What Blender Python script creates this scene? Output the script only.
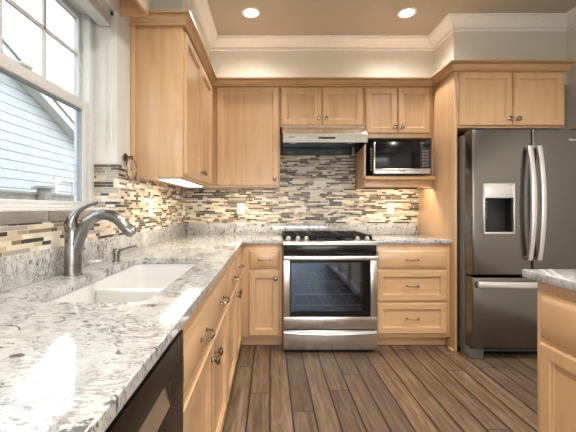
import bpy, bmesh, math, random
from mathutils import Vector, Matrix

random.seed(7)
S = bpy.context.scene
COL = S.collection
for o in list(bpy.data.objects):
    bpy.data.objects.remove(o, do_unlink=True)

# ------------------------------------------------------------------ camera, sky, exposure
F_PX = 341.0
EYE = 1.18
cam_d = bpy.data.cameras.new('camera')
cam = bpy.data.objects.new('camera', cam_d)
COL.objects.link(cam)
cam.location = (0, 0, EYE)
cam.rotation_euler = (math.radians(90), 0, 0)
cam_d.sensor_width = 36.0
cam_d.lens = F_PX / 576 * 36.0
cam_d.shift_x = (288 - 270) / 576
cam_d.shift_y = -(216 - 208) / 576
cam_d.clip_start = 0.02
S.camera = cam

SKY = 5.5
CAN_W = 42.0          # the two cans in view
CAN_FILL_W = 85.0     # unseen cans further back, added as fill light
UNDER_W = 2.6
w = bpy.data.worlds.new('sky')
S.world = w
w.use_nodes = True
w.node_tree.nodes['Background'].inputs['Color'].default_value = (0.95, 0.975, 1.0, 1)
w.node_tree.nodes['Background'].inputs['Strength'].default_value = SKY

S.view_settings.view_transform = 'Standard'
S.view_settings.look = 'None'
S.view_settings.exposure = 0.52
S.view_settings.gamma = 1.0
S.view_settings.use_curve_mapping = False


def portal(name, loc, rot, sx, sy):
    d = bpy.data.lights.new(name, 'AREA')
    d.shape = 'RECTANGLE'
    d.size, d.size_y = sx, sy
    d.cycles.is_portal = True
    o = bpy.data.objects.new(name, d)
    COL.objects.link(o)
    o.location = loc
    o.rotation_euler = rot
    return o


R90 = math.radians(90)
portal('window_portal', (-1.07, 1.32, 1.73), (0, -R90, 0), 1.10, 1.19)
portal('patio_portal', (0.85, -3.48, 1.05), (R90, 0, 0), 2.9, 2.1)

# ------------------------------------------------------------------ node helpers
class NT:
    def __init__(self, name):
        self.m = bpy.data.materials.new(name)
        self.m.use_nodes = True
        self.t = self.m.node_tree
        self.b = self.t.nodes['Principled BSDF']
        self.out = self.t.nodes['Material Output']

    def n(self, typ, **kw):
        nd = self.t.nodes.new(typ)
        for k, v in kw.items():
            setattr(nd, k, v)
        return nd

    def put(self, sock, val):
        if hasattr(val, 'node'):
            self.t.links.new(val, sock)
        else:
            if sock.type == 'RGBA' and len(val) == 3:
                val = (*val, 1)
            sock.default_value = val

    def math(self, op, a, b=0.0, c=0.0):
        nd = self.n('ShaderNodeMath', operation=op)
        self.put(nd.inputs[0], a)
        self.put(nd.inputs[1], b)
        self.put(nd.inputs[2], c)
        return nd.outputs[0]

    def mix(self, fac, a, b, mode='MIX'):
        nd = self.n('ShaderNodeMix', data_type='RGBA', blend_type=mode)
        self.put(nd.inputs[0], fac)
        self.put(nd.inputs[6], a)
        self.put(nd.inputs[7], b)
        return nd.outputs[2]

    def coords(self, scale=(1, 1, 1)):
        tc = self.n('ShaderNodeTexCoord')
        mp = self.n('ShaderNodeMapping')
        mp.inputs['Scale'].default_value = scale
        self.t.links.new(tc.outputs['Object'], mp.inputs['Vector'])
        return mp.outputs[0]

    def xyz(self, v=None):
        if v is None:
            v = self.n('ShaderNodeTexCoord').outputs['Object']
        s = self.n('ShaderNodeSeparateXYZ')
        self.t.links.new(v, s.inputs[0])
        return s.outputs

    def noise(self, vec, scale, detail=4, rough=0.55, dist=0.0):
        nd = self.n('ShaderNodeTexNoise')
        self.put(nd.inputs['Vector'], vec)
        nd.inputs['Scale'].default_value = scale
        nd.inputs['Detail'].default_value = detail
        nd.inputs['Roughness'].default_value = rough
        nd.inputs['Distortion'].default_value = dist
        return nd.outputs['Fac']

    def white(self, x, y):
        c = self.n('ShaderNodeCombineXYZ')
        self.put(c.inputs[0], x)
        self.put(c.inputs[1], y)
        wn = self.n('ShaderNodeTexWhiteNoise', noise_dimensions='2D')
        self.t.links.new(c.outputs[0], wn.inputs['Vector'])
        return wn.outputs['Value']

    def ramp(self, fac, stops, interp='LINEAR'):
        r = self.n('ShaderNodeValToRGB')
        r.color_ramp.interpolation = interp
        e = r.color_ramp.elements
        while len(e) < len(stops):
            e.new(0.5)
        for i, (p, c) in enumerate(stops):
            e[i].position = p
            e[i].color = (*c, 1) if len(c) == 3 else c
        self.put(r.inputs[0], fac)
        return r.outputs[0]

    def bump(self, height, strength=0.2, dist=0.002):
        b = self.n('ShaderNodeBump')
        b.inputs['Strength'].default_value = strength
        b.inputs['Distance'].default_value = dist
        self.put(b.inputs['Height'], height)
        self.t.links.new(b.outputs[0], self.b.inputs['Normal'])

    def set(self, **kw):
        for k, v in kw.items():
            self.put(self.b.inputs[k.replace('_', ' ')], v)
        return self.m


def plain(name, col, rough=0.5, metal=0.0, var=0.06, spec=0.5, scale=40):
    t = NT(name)
    n = t.noise(t.coords(), scale, 3)
    lo = tuple(c * (1 - var) for c in col)
    hi = tuple(min(1, c * (1 + var)) for c in col)
    t.set(Base_Color=t.ramp(n, [(0.3, lo), (0.7, hi)]), Roughness=rough, Metallic=metal)
    t.b.inputs['Specular IOR Level'].default_value = spec
    return t.m


def brushed(name, col, rough, axis):
    """brushed metal with fine streaks along one axis"""
    t = NT(name)
    sc = [260, 260, 260]
    sc[axis] = 3
    n = t.noise(t.coords(tuple(sc)), 1.0, 3)
    lo = tuple(c * 0.93 for c in col)
    t.set(Base_Color=t.ramp(n, [(0.3, lo), (0.7, col)]), Metallic=1.0,
          Roughness=t.math('MULTIPLY_ADD', n, 0.08, rough - 0.04))
    if axis == 0:
        tg = t.n('ShaderNodeTangent', direction_type='RADIAL', axis='Z')
        t.t.links.new(tg.outputs[0], t.b.inputs['Tangent'])
        t.b.inputs['Anisotropic'].default_value = 0.7
    return t.m


def maple(name, axis, base=(0.60, 0.375, 0.200)):
    t = NT(name)
    sc = [9, 9, 9]
    sc[axis] = 0.9
    co = t.coords(tuple(sc))
    n1 = t.noise(co, 1.0, 7, 0.62, 2.2)
    sc2 = [90, 90, 90]
    sc2[axis] = 3
    n2 = t.noise(t.coords(tuple(sc2)), 1.0, 3, 0.6)
    n3 = t.noise(t.coords(), 1.7, 2)
    dark = tuple(c * k for c, k in zip(base, (0.78, 0.71, 0.63)))
    light = tuple(min(1, c * k) for c, k in zip(base, (1.07, 1.09, 1.12)))
    c = t.ramp(n1, [(0.25, dark), (0.5, base), (0.8, light)])
    c = t.mix(t.math('MULTIPLY', n2, 0.30), c, dark)
    c = t.mix(t.math('MULTIPLY', n3, 0.25), c, light)
    # a few small knots
    v = t.n('ShaderNodeTexVoronoi')
    t.put(v.inputs['Vector'], t.coords((2.4, 2.4, 1.5) if axis == 2 else (1.5, 1.5, 2.4)))
    v.inputs['Scale'].default_value = 1.0
    k = t.ramp(v.outputs['Distance'], [(0.02, (0.6, 0.6, 0.6)), (0.05, (0, 0, 0))])
    c = t.mix(k, c, tuple(x * 0.45 for x in base))
    t.set(Base_Color=c, Roughness=0.36)
    t.b.inputs['Coat Weight'].default_value = 0.8
    t.b.inputs['Coat Roughness'].default_value = 0.24
    return t.m


def mosaic(name):
    t = NT(name)
    x, y, z = t.xyz()
    h = 0.0160
    v = t.math('DIVIDE', z, h)
    row = t.math('FLOOR', v)
    r1 = t.white(row, 3.7)
    u = t.math('DIVIDE', t.math('ADD', x, y), 0.075)
    u = t.math('ADD', u, t.math('MULTIPLY', r1, 17.0))
    wob = t.math('SINE', t.math('ADD', t.math('MULTIPLY', u, 2.3), t.math('MULTIPLY', r1, 40.0)))
    u = t.math('ADD', u, t.math('MULTIPLY', wob, 0.38))
    cell = t.math('FLOOR', u)
    rnd = t.white(cell, row)
    pal = [(0.0, (0.012, 0.009, 0.008)), (0.23, (0.060, 0.036, 0.021)), (0.33, (0.21, 0.145, 0.09)),
           (0.39, (0.33, 0.285, 0.235)), (0.48, (0.52, 0.42, 0.30)), (0.60, (0.68, 0.59, 0.46)),
           (0.78, (0.76, 0.69, 0.58)), (0.92, (0.36, 0.32, 0.27))]
    c = t.ramp(rnd, pal, 'CONSTANT')
    mott = t.noise(t.coords((20, 20, 60)), 1.0, 4)
    c = t.mix(t.math('MULTIPLY', mott, 0.18), c, (0.42, 0.33, 0.23))
    fu = t.math('FRACT', u)
    fv = t.math('FRACT', v)
    g1 = t.math('LESS_THAN', t.math('MINIMUM', fv, t.math('SUBTRACT', 1.0, fv)), 0.055)
    g2 = t.math('LESS_THAN', t.math('MINIMUM', fu, t.math('SUBTRACT', 1.0, fu)), 0.014)
    g = t.math('MAXIMUM', g1, g2)
    c = t.mix(g, c, (0.60, 0.54, 0.45))
    glass = t.math('GREATER_THAN', t.white(cell, t.math('ADD', row, 31.0)), 0.5)
    rough = t.math('MAXIMUM', t.math('MULTIPLY_ADD', glass, -0.16, 0.42), t.math('MULTIPLY', g, 0.7))
    t.set(Base_Color=c, Roughness=rough)
    t.bump(t.math('SUBTRACT', 1.0, g), 0.35, 0.0015)
    return t.m


def planks(name):
    t = NT(name)
    x, y, z = t.xyz()
    wd, ln = 0.128, 1.25
    v = t.math('DIVIDE', x, wd)
    row = t.math('FLOOR', v)
    r1 = t.white(row, 1.3)
    u = t.math('ADD', t.math('DIVIDE', y, ln), t.math('MULTIPLY', r1, 9.0))
    cell = t.math('FLOOR', u)
    rnd = t.white(cell, row)
    cv = t.n('ShaderNodeCombineXYZ')
    t.put(cv.inputs[0], t.math('MULTIPLY', x, 26.0))
    t.put(cv.inputs[1], t.math('MULTIPLY', y, 1.6))
    t.put(cv.inputs[2], t.math('MULTIPLY', rnd, 30.0))
    g1 = t.noise(cv.outputs[0], 1.0, 7, 0.65, 1.6)
    cv2 = t.n('ShaderNodeCombineXYZ')
    t.put(cv2.inputs[0], t.math('MULTIPLY', x, 7.0))
    t.put(cv2.inputs[1], t.math('MULTIPLY', y, 2.2))
    t.put(cv2.inputs[2], t.math('MULTIPLY', rnd, 50.0))
    g2 = t.noise(cv2.outputs[0], 1.0, 4, 0.6, 2.5)
    c = t.ramp(g1, [(0.25, (0.045, 0.026, 0.014)), (0.5, (0.150, 0.093, 0.053)), (0.75, (0.30, 0.205, 0.125))])
    c = t.mix(t.ramp(g2, [(0.55, (0, 0, 0)), (0.8, (0.55, 0.55, 0.55))]), c, (0.26, 0.19, 0.13))
    c = t.mix(t.math('MULTIPLY', rnd, 0.6), c, (0.058, 0.040, 0.028))
    fv = t.math('FRACT', v)
    fu = t.math('FRACT', u)
    s1 = t.math('LESS_THAN', t.math('MINIMUM', fv, t.math('SUBTRACT', 1.0, fv)), 0.040)
    s2 = t.math('LESS_THAN', t.math('MINIMUM', fu, t.math('SUBTRACT', 1.0, fu)), 0.0022)
    g = t.math('MAXIMUM', s1, s2)
    c = t.mix(g, c, (0.018, 0.012, 0.009))
    t.set(Base_Color=c, Roughness=t.math('MULTIPLY_ADD', g1, 0.2, 0.38))
    t.b.inputs['Specular IOR Level'].default_value = 0.35
    t.bump(t.math('MULTIPLY_ADD', g, -1.0, t.math('MULTIPLY', g1, 0.25)), 0.3, 0.002)
    return t.m


def granite(name):
    t = NT(name)
    co = t.coords((1, 1, 1))
    wv = t.coords((1.0, 1.7, 1.3))
    n0 = t.noise(co, 6.0, 6, 0.65, 1.0)
    base = t.ramp(n0, [(0.28, (0.28, 0.275, 0.26)), (0.43, (0.455, 0.45, 0.435)), (0.7, (0.57, 0.57, 0.56))])
    nv = t.noise(wv, 9.0, 8, 0.66, 2.2)
    vein = t.math('ABSOLUTE', t.math('SUBTRACT', nv, 0.5))
    vm = t.ramp(vein, [(0.0, (1, 1, 1)), (0.016, (0.5, 0.5, 0.5)), (0.045, (0, 0, 0))])
    gate = t.ramp(t.noise(co, 6.0, 4), [(0.42, (0, 0, 0)), (0.56, (1, 1, 1))])
    c = t.mix(t.math('MULTIPLY', vm, gate), base, (0.11, 0.105, 0.10))
    nb = t.noise(wv, 19.0, 7, 0.70, 1.8)
    sp = t.ramp(nb, [(0.555, (0, 0, 0)), (0.60, (1, 1, 1))])
    gate2 = t.ramp(t.noise(co, 11.0, 3), [(0.46, (0, 0, 0)), (0.56, (1, 1, 1))])
    tint = t.ramp(t.noise(co, 9.0, 2), [(0.42, (0.035, 0.032, 0.03)), (0.60, (0.22, 0.145, 0.08))])
    c = t.mix(t.math('MULTIPLY', sp, gate2), c, tint)
    fl = t.ramp(t.noise(wv, 48.0, 4, 0.65, 0.8), [(0.36, (0.75, 0.75, 0.75)), (0.45, (0, 0, 0))])
    c = t.mix(fl, c, (0.27, 0.25, 0.235))
    bl = t.ramp(t.noise(t.coords((1.0, 1.25, 0.8)), 15.0, 6, 0.62, 1.3), [(0.615, (0, 0, 0)), (0.645, (0.9, 0.9, 0.9))])
    c = t.mix(bl, c, (0.060, 0.055, 0.050))
    t.set(Base_Color=c, Roughness=0.07)
    t.b.inputs['IOR'].default_value = 1.85
    return t.m


def thin_glass(name, tint=(1, 1, 1), ior=1.45, coat=(1, 1, 1)):
    t = NT(name)
    tr = t.n('ShaderNodeBsdfTransparent')
    tr.inputs[0].default_value = (*tint, 1)
    gl = t.n('ShaderNodeBsdfGlossy')
    gl.inputs['Roughness'].default_value = 0.02
    gl.inputs['Color'].default_value = (*coat, 1)
    lw_ = t.n('ShaderNodeLayerWeight')
    lw_.inputs['Blend'].default_value = 0.5
    f0 = ((ior - 1) / (ior + 1)) ** 2
    fr = t.math('MULTIPLY_ADD', t.math('POWER', lw_.outputs['Facing'], 5.0), 1 - f0, f0)
    mx = t.n('ShaderNodeMixShader')
    t.put(mx.inputs[0], fr)
    t.t.links.new(tr.outputs[0], mx.inputs[1])
    t.t.links.new(gl.outputs[0], mx.inputs[2])
    t.t.links.new(mx.outputs[0], t.out.inputs['Surface'])
    return t.m


def emitter(name, col, strength):
    t = NT(name)
    t.set(Base_Color=(0.9, 0.9, 0.9), Emission_Color=col, Emission_Strength=strength)
    return t.m


def siding(name):
    t = NT(name)
    x, y, z = t.xyz()
    f = t.math('FRACT', t.math('DIVIDE', z, 0.19))
    line = t.math('LESS_THAN', f, 0.10)
    n = t.noise(t.coords((2, 2, 9)), 3.0, 3)
    c = t.ramp(n, [(0.3, (0.54, 0.56, 0.57)), (0.7, (0.58, 0.60, 0.61))])
    c = t.mix(line, c, (0.17, 0.19, 0.215))
    t.set(Base_Color=c, Roughness=0.6)
    t.bump(f, 0.5, 0.01)
    return t.m


M = {
    'maple_v': maple('maple_vertical_grain', 2),
    'maple_x': maple('maple_grain_along_x', 0),
    'maple_y': maple('maple_grain_along_y', 1),
    'maple_crown_shade': maple('shade_darkened_maple', 0, (0.52, 0.315, 0.155)),  # darker than the doors: the crown's shade is put into its colour
    'wall': plain('greige_wall_paint', (0.68, 0.655, 0.605), 0.75, var=0.02),
    'ceil': plain('tan_ceiling_paint', (0.44, 0.395, 0.335), 0.8, var=0.02),
    'white': plain('white_trim_paint', (0.86, 0.85, 0.83), 0.4, var=0.02),
    'vinyl': plain('white_vinyl', (0.64, 0.635, 0.62), 0.35, var=0.02),
    'vinyl_grey': plain('grey_vinyl_gasket', (0.30, 0.33, 0.37), 0.4, var=0.03),
    'floor': planks('brown_oak_planks'),
    'carpet': plain('added_pale_carpet', (0.55, 0.53, 0.50), 0.95, var=0.06, scale=90),
    'granite': granite('polished_speckled_stone'),
    'mosaic': mosaic('strip_mosaic_tile'),
    'sill_tile': plain('taupe_sill_tile', (0.25, 0.22, 0.19), 0.4, var=0.2, scale=18),
    'porcelain': plain('white_porcelain', (0.70, 0.69, 0.665), 0.12, var=0.01),
    'steel': brushed('brushed_stainless', (0.72, 0.70, 0.67), 0.25, 0),
    'steel_v': brushed('brushed_stainless_vertical', (0.225, 0.21, 0.193), 0.24, 2),
    'steel_side': plain('grey_painted_steel', (0.13, 0.125, 0.12), 0.38, var=0.03),
    'steel_handle': brushed('bright_handle_steel', (0.86, 0.84, 0.84), 0.32, 2),
    'steel_dark': brushed('dark_stainless', (0.085, 0.072, 0.06), 0.36, 1),
    'hood_steel': brushed('satin_hood_steel', (0.86, 0.85, 0.83), 0.26, 0),
    'smoke_steel': plain('dark_polished_steel', (0.16, 0.18, 0.20), 0.12, 1.0, 0.05),
    'brown_steel': plain('brown_tinted_steel', (0.62, 0.53, 0.43), 0.45, 1.0, 0.05),
    'nickel': plain('brushed_nickel', (0.33, 0.28, 0.23), 0.2, 1.0, 0.05),
    'faucet': plain('satin_nickel', (0.27, 0.26, 0.245), 0.22, 1.0, 0.05),
    'bronze': plain('dark_bronze', (0.16, 0.12, 0.09), 0.3, 1.0, 0.1),
    'black': plain('black_enamel', (0.006, 0.006, 0.007), 0.15, var=0.1, spec=0.35),
    'iron': plain('cast_iron', (0.008, 0.008, 0.009), 0.5, var=0.2, spec=0.25),
    'plastic': plain('black_plastic', (0.02, 0.02, 0.022), 0.35, var=0.1, spec=0.3),
    'cavity': plain('dark_oven_cavity', (0.03, 0.03, 0.04), 0.4, var=0.1),
    'recess_shade': plain('painted_recess_shade', (0.02, 0.018, 0.016), 0.7, var=0.1),  # near-black colour standing for shade inside recesses
    'glass': thin_glass('window_glass'),
    'dimming_glass': thin_glass('daylight_dimming_glass', (0.62, 0.64, 0.65)),  # tint added to weaken the daylight through the kitchen window
    'oven_glass': thin_glass('smoked_oven_glass', (0.56, 0.54, 0.64), 2.4, (0.58, 0.80, 1.0)),
    'ivory': plain('ivory_plastic', (0.78, 0.73, 0.64), 0.35, var=0.02),
    'led': emitter('warm_led_diffuser', (1.0, 0.84, 0.62), 4.0),
    'can': emitter('warm_lamp_lens', (1.0, 0.90, 0.75), 14.0),
    'siding': siding('pale_lap_siding'),
    'shingle': plain('grey_shingles', (0.30, 0.305, 0.31), 0.8, var=0.3),
    'fence': plain('weathered_fence_wood', (0.30, 0.275, 0.25), 0.8, var=0.15, scale=12),
    'outside': plain('lawn_and_gravel', (0.20, 0.21, 0.17), 0.9, var=0.3, scale=6),
    'mark': plain('dark_print', (0.03, 0.03, 0.035), 0.5, var=0.05),
    'mark_light': plain('pale_print', (0.75, 0.75, 0.75), 0.4, var=0.03),
}

# ------------------------------------------------------------------ mesh helpers
class MB:
    """collects shapes in world coordinates; build() links them as one mesh object"""
    def __init__(self):
        self.bm = bmesh.new()

    def absorb(self, tmp):
        me = bpy.data.meshes.new('tmp')
        tmp.to_mesh(me)
        tmp.free()
        self.bm.from_mesh(me)
        bpy.data.meshes.remove(me)
        return self

    def box(self, x0, x1, y0, y1, z0, z1, bev=0.0, seg=2):
        t = bmesh.new()
        bmesh.ops.create_cube(t, size=1.0)
        for v in t.verts:
            v.co = Vector(((x0 + x1) / 2 + v.co.x * (x1 - x0), (y0 + y1) / 2 + v.co.y * (y1 - y0),
                           (z0 + z1) / 2 + v.co.z * (z1 - z0)))
        if bev > 0:
            bev = min(bev, 0.45 * min(abs(x1 - x0), abs(y1 - y0), abs(z1 - z0)))
            bmesh.ops.bevel(t, geom=list(t.edges), offset=bev, segments=seg, affect='EDGES', profile=0.5)
        return self.absorb(t)

    def loft(self, rings, cap0=True, cap1=True, closed=True):
        """rings: lists of points of equal length, joined one to the next"""
        t = bmesh.new()
        R = [[t.verts.new(Vector(p)) for p in r] for r in rings]
        n = len(R[0])
        for a, b in zip(R, R[1:]):
            for i in range(n if closed else n - 1):
                j = (i + 1) % n
                try:
                    t.faces.new((a[i], a[j], b[j], b[i]))
                except ValueError:
                    pass
        if cap0:
            t.faces.new(R[0])
        if cap1:
            t.faces.new(R[-1])
        bmesh.ops.recalc_face_normals(t, faces=t.faces)
        return self.absorb(t)

    def tube(self, path, rad, seg=10, caps=True):
        pts = [Vector(p) for p in path]
        rads = rad if isinstance(rad, (list, tuple)) else [rad] * len(pts)
        rings = []
        prev = None
        for i, p in enumerate(pts):
            d = (pts[min(i + 1, len(pts) - 1)] - pts[max(i - 1, 0)]).normalized()
            if prev is None:
                a = Vector((0, 0, 1)) if abs(d.z) < 0.9 else Vector((1, 0, 0))
                a = (a - d * a.dot(d)).normalized()
            else:
                a = (prev - d * prev.dot(d)).normalized()
            prev = a
            b = d.cross(a)
            rings.append([p + (a * math.cos(k * 2 * math.pi / seg) + b * math.sin(k * 2 * math.pi / seg)) * rads[i]
                          for k in range(seg)])
        return self.loft(rings, caps, caps)

    def lathe(self, o, axis, prof, seg=16):
        """prof: (radius, height along axis)"""
        o = Vector(o)
        ax = Vector(axis).normalized()
        a = Vector((0, 0, 1)) if abs(ax.z) < 0.9 else Vector((1, 0, 0))
        a = (a - ax * a.dot(ax)).normalized()
        b = ax.cross(a)
        rings = [[o + ax * h + (a * math.cos(k * 2 * math.pi / seg) + b * math.sin(k * 2 * math.pi / seg)) * max(r, 1e-4)
                  for k in range(seg)] for r, h in prof]
        return self.loft(rings)

    def prism(self, poly, axis, a0, a1):
        """poly: 2D points in the two other axes (in order), extruded along axis from a0 to a1"""
        def P(q, a):
            return {0: (a, q[0], q[1]), 1: (q[0], a, q[1]), 2: (q[0], q[1], a)}[axis]
        return self.loft([[P(q, a0) for q in poly], [P(q, a1) for q in poly]])

    def sweep(self, path, prof):
        """prof: (offset to the right of the path, z), swept along a plan polyline with mitred corners"""
        rings = []
        P = [Vector(p) for p in path]
        for i, p in enumerate(P):
            ns = []
            if i > 0:
                d = (P[i] - P[i - 1]).normalized()
                ns.append(Vector((d.y, -d.x)))
            if i < len(P) - 1:
                d = (P[i + 1] - P[i]).normalized()
                ns.append(Vector((d.y, -d.x)))
            if len(ns) == 2:
                m = (ns[0] + ns[1])
                m = m / max(m.dot(ns[0]), 0.2)
            else:
                m = ns[0]
            rings.append([(p.x + m.x * o, p.y + m.y * o, z) for o, z in prof])
        return self.loft(rings)

    def grid_slab(self, xs, ys, skip, z0, z1):
        t = bmesh.new()
        V = {}

        def gv(i, j, k):
            if (i, j, k) not in V:
                V[(i, j, k)] = t.verts.new((xs[i], ys[j], z1 if k else z0))
            return V[(i, j, k)]
        nx, ny = len(xs) - 1, len(ys) - 1
        on = lambda i, j: 0 <= i < nx and 0 <= j < ny and (i, j) not in skip
        for i in range(nx):
            for j in range(ny):
                if not on(i, j):
                    continue
                for k in (0, 1):
                    t.faces.new([gv(i, j, k), gv(i + 1, j, k), gv(i + 1, j + 1, k), gv(i, j + 1, k)])
                for di, dj, e in ((-1, 0, ((i, j), (i, j + 1))), (1, 0, ((i + 1, j), (i + 1, j + 1))),
                                  (0, -1, ((i, j), (i + 1, j))), (0, 1, ((i, j + 1), (i + 1, j + 1)))):
                    if not on(i + di, j + dj):
                        (a, b), (c, d) = e
                        t.faces.new([gv(a, b, 0), gv(c, d, 0), gv(c, d, 1), gv(a, b, 1)])
        bmesh.ops.recalc_face_normals(t, faces=t.faces)
        return self.absorb(t)

    def front(self, plane, u0, u1, z0, z1, style):
        """a cabinet door or drawer front on a plane; nested rings give frame, bevels and recessed panel"""
        st = {'shaker': [(0, 0), (0, .010), (.007, .019), (.051, .019), (.055, .012), (.060, .010), (.062, .003)],
              'slab': [(0, 0), (0, .008), (.006, .013), (.017, .019)],
              'flat': [(0, 0), (0, .017), (.002, .019)]}[style]
        rings = [[plane(u, z, h) for u, z in ((u0 + i, z0 + i), (u1 - i, z0 + i), (u1 - i, z1 - i), (u0 + i, z1 - i))]
                 for i, h in st]
        return self.loft(rings)

    def build(self, name, mat, parent=None, base=None, bevel=0.0, sharp=32):
        root = parent
        off = Vector((0, 0, 0))
        while root is not None:
            off += root.location
            root = root.parent
        if parent is None and base is not None:
            off = Vector(base)
        bmesh.ops.translate(self.bm, verts=self.bm.verts, vec=-off)
        me = bpy.data.meshes.new(name)
        self.bm.to_mesh(me)
        self.bm.free()
        me.materials.append(mat)
        for p in me.polygons:
            p.use_smooth = True
        me.set_sharp_from_angle(angle=math.radians(sharp))
        o = bpy.data.objects.new(name, me)
        COL.objects.link(o)
        if parent is not None:
            o.parent = parent
        else:
            o.location = off
        if bevel > 0:
            b = o.modifiers.new('bevel', 'BEVEL')
            b.width = bevel
            b.segments = 2
            b.limit_method = 'ANGLE'
            b.angle_limit = math.radians(40)
        return o


def thing(name, label, cat, loc, group=None):
    o = bpy.data.objects.new(name, None)
    o.empty_display_size = 0.05
    COL.objects.link(o)
    o.location = loc
    return tag(o, label, cat, group)


def tag(o, label, cat, group=None):
    o['label'] = label
    o['category'] = cat
    if group:
        o['group'] = group
    return o


def struct(name, mb, mat, parent=None, label=None, **kw):
    o = mb.build(name, mat, parent, **kw)
    if parent is None:
        o['kind'] = 'structure'
        if label:
            o['label'] = label
    return o


def B(x0, x1, y0, y1, z0, z1, bev=0.0, seg=2):
    return MB().box(x0, x1, y0, y1, z0, z1, bev, seg)


def facing_y(Y):      # a plane whose outside faces the camera
    return lambda u, z, h: (u, Y - h, z)


def facing_px(X):     # faces +X (left run)
    return lambda u, z, h: (X + h, u, z)


def facing_mx(X):     # faces -X (island)
    return lambda u, z, h: (X - h, u, z)


def text_mesh(name, body, size, mat, parent, loc, rot):
    c = bpy.data.curves.new(name, 'FONT')
    c.body = body
    c.size = size
    c.extrude = 0.0004
    c.align_x = 'CENTER'
    c.align_y = 'CENTER'
    tmp = bpy.data.objects.new(name + '_tmp', c)
    COL.objects.link(tmp)
    dg = bpy.context.evaluated_depsgraph_get()
    me = bpy.data.meshes.new_from_object(tmp.evaluated_get(dg))
    bpy.data.objects.remove(tmp, do_unlink=True)
    me.materials.clear()
    me.materials.append(mat)
    o = bpy.data.objects.new(name, me)
    COL.objects.link(o)
    off = Vector((0, 0, 0))
    r = parent
    while r is not None:
        off += r.location
        r = r.parent
    o.parent = parent
    o.location = Vector(loc) - off
    o.rotation_euler = rot
    return o


def add_knob(parent, plane, u, z, h=0.019, mat='nickel'):
    o = Vector(plane(u, z, h - 0.001))
    ax = Vector(plane(u, z, h + 1)) - Vector(plane(u, z, h))
    m = MB().lathe(o, ax, [(.0105, 0), (.0105, .002), (.0065, .004), (.0065, .015), (.013, .020), (.0180, .024),
                           (.0190, .028), (.0155, .033), (.007, .036), (0, .0365)], 18)
    return m.build('knob', M[mat], parent)


def add_pull(parent, plane, u, z, half=0.048, h=0.019, mat='nickel'):
    pts = [(-half, 0), (-half, .018), (-half + .004, .028), (-half + .012, .033), (-half * .4, .036), (0, .037),
           (half * .4, .036), (half - .012, .033), (half - .004, .028), (half, .018), (half, 0)]
    m = MB().tube([plane(u + a, z, h - .001 + b) for a, b in pts], 0.0042, 8)
    for s in (-1, 1):
        o = Vector(plane(u + s * half, z, h - .001))
        ax = Vector(plane(u, z, h + 1)) - Vector(plane(u, z, h))
        m.lathe(o, ax, [(.008, 0), (.008, .003), (.0045, .006)], 10)
    return m.build('pull', M[mat], parent)


# ------------------------------------------------------------------ measures of the room
WL, WB, WR, WF = -0.86, 3.487, 2.70, -3.4      # left, back, right, front (behind the camera) wall faces
CH = 2.90
WIN_Y0, WIN_Y1, WIN_Z0, WIN_Z1 = 0.73, 1.917, 1.172, 2.285
TOP = 0.914                                    # worktop height

# ------------------------------------------------------------------ the setting
struct('floor', B(WL - .25, WR + .2, WF - .15, WB + .2, -.12, 0), M['floor'])
struct('floor_carpet_added', B(WL, WR, WF - .1, -1.8, 0, .012, .004), M['carpet'])  # unseen pale carpet, added to make the bounced light less warm
struct('ceiling', B(WL - .25, WR + .2, WF - .15, WB + .2, CH, CH + .12), M['ceil'])
m = MB()
X0 = WL - .22
m.box(X0, WL, WF - .1, WIN_Y0, 0, CH).box(X0, WL, WIN_Y1, WB + .15, 0, CH)
m.box(X0, WL, WIN_Y0, WIN_Y1, 0, WIN_Z0).box(X0, WL, WIN_Y0, WIN_Y1, WIN_Z1, CH)
struct('wall_left', m, M['wall'])
struct('wall_back', B(WL, WR, WB, WB + .15, 0, CH), M['wall'])
struct('wall_right', B(WR, WR + .15, WF - .1, WB + .15, 0, CH), M['wall'])
m = MB()
PX0, PX1, PZ1 = -0.6, 2.3, 2.1
m.box(WL, PX0, WF - .1, WF, 0, CH).box(PX1, WR, WF - .1, WF, 0, CH).box(PX0, PX1, WF - .1, WF, PZ1, CH)
struct('wall_front', m, M['wall'])

# soffits: over the left wall cabinets and over the refrigerator cabinet
struct('wall_soffit_left', B(WL, -.614, 2.39, WB, 2.30, CH, 0), M['wall'])
struct('wall_soffit_right', B(1.67, WR, 3.10, WB, 2.30, CH, 0), M['wall'])

# white ceiling crown
prof = [(0, 2.785), (.018, 2.785), (.020, 2.790), (.018, 2.803), (.008, 2.806), (.008, 2.811), (.020, 2.813), (.030, 2.824), (.052, 2.850), (.078, 2.868), (.082, 2.872),
        (.082, 2.882), (.094, 2.886), (.094, CH), (0, CH)]
path = [(WL, WF), (WL, 2.39), (-.614, 2.39), (-.614, WB), (1.67, WB), (1.67, 3.10), (WR, 3.10), (WR, WF)]
struct('trim_1', MB().sweep(path, prof), M['white'], label='white crown molding running around the ceiling')
# baseboards
struct('baseboard_right', B(WR - .015, WR, WF, 2.6, 0, .11, .003), M['white'])

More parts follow.
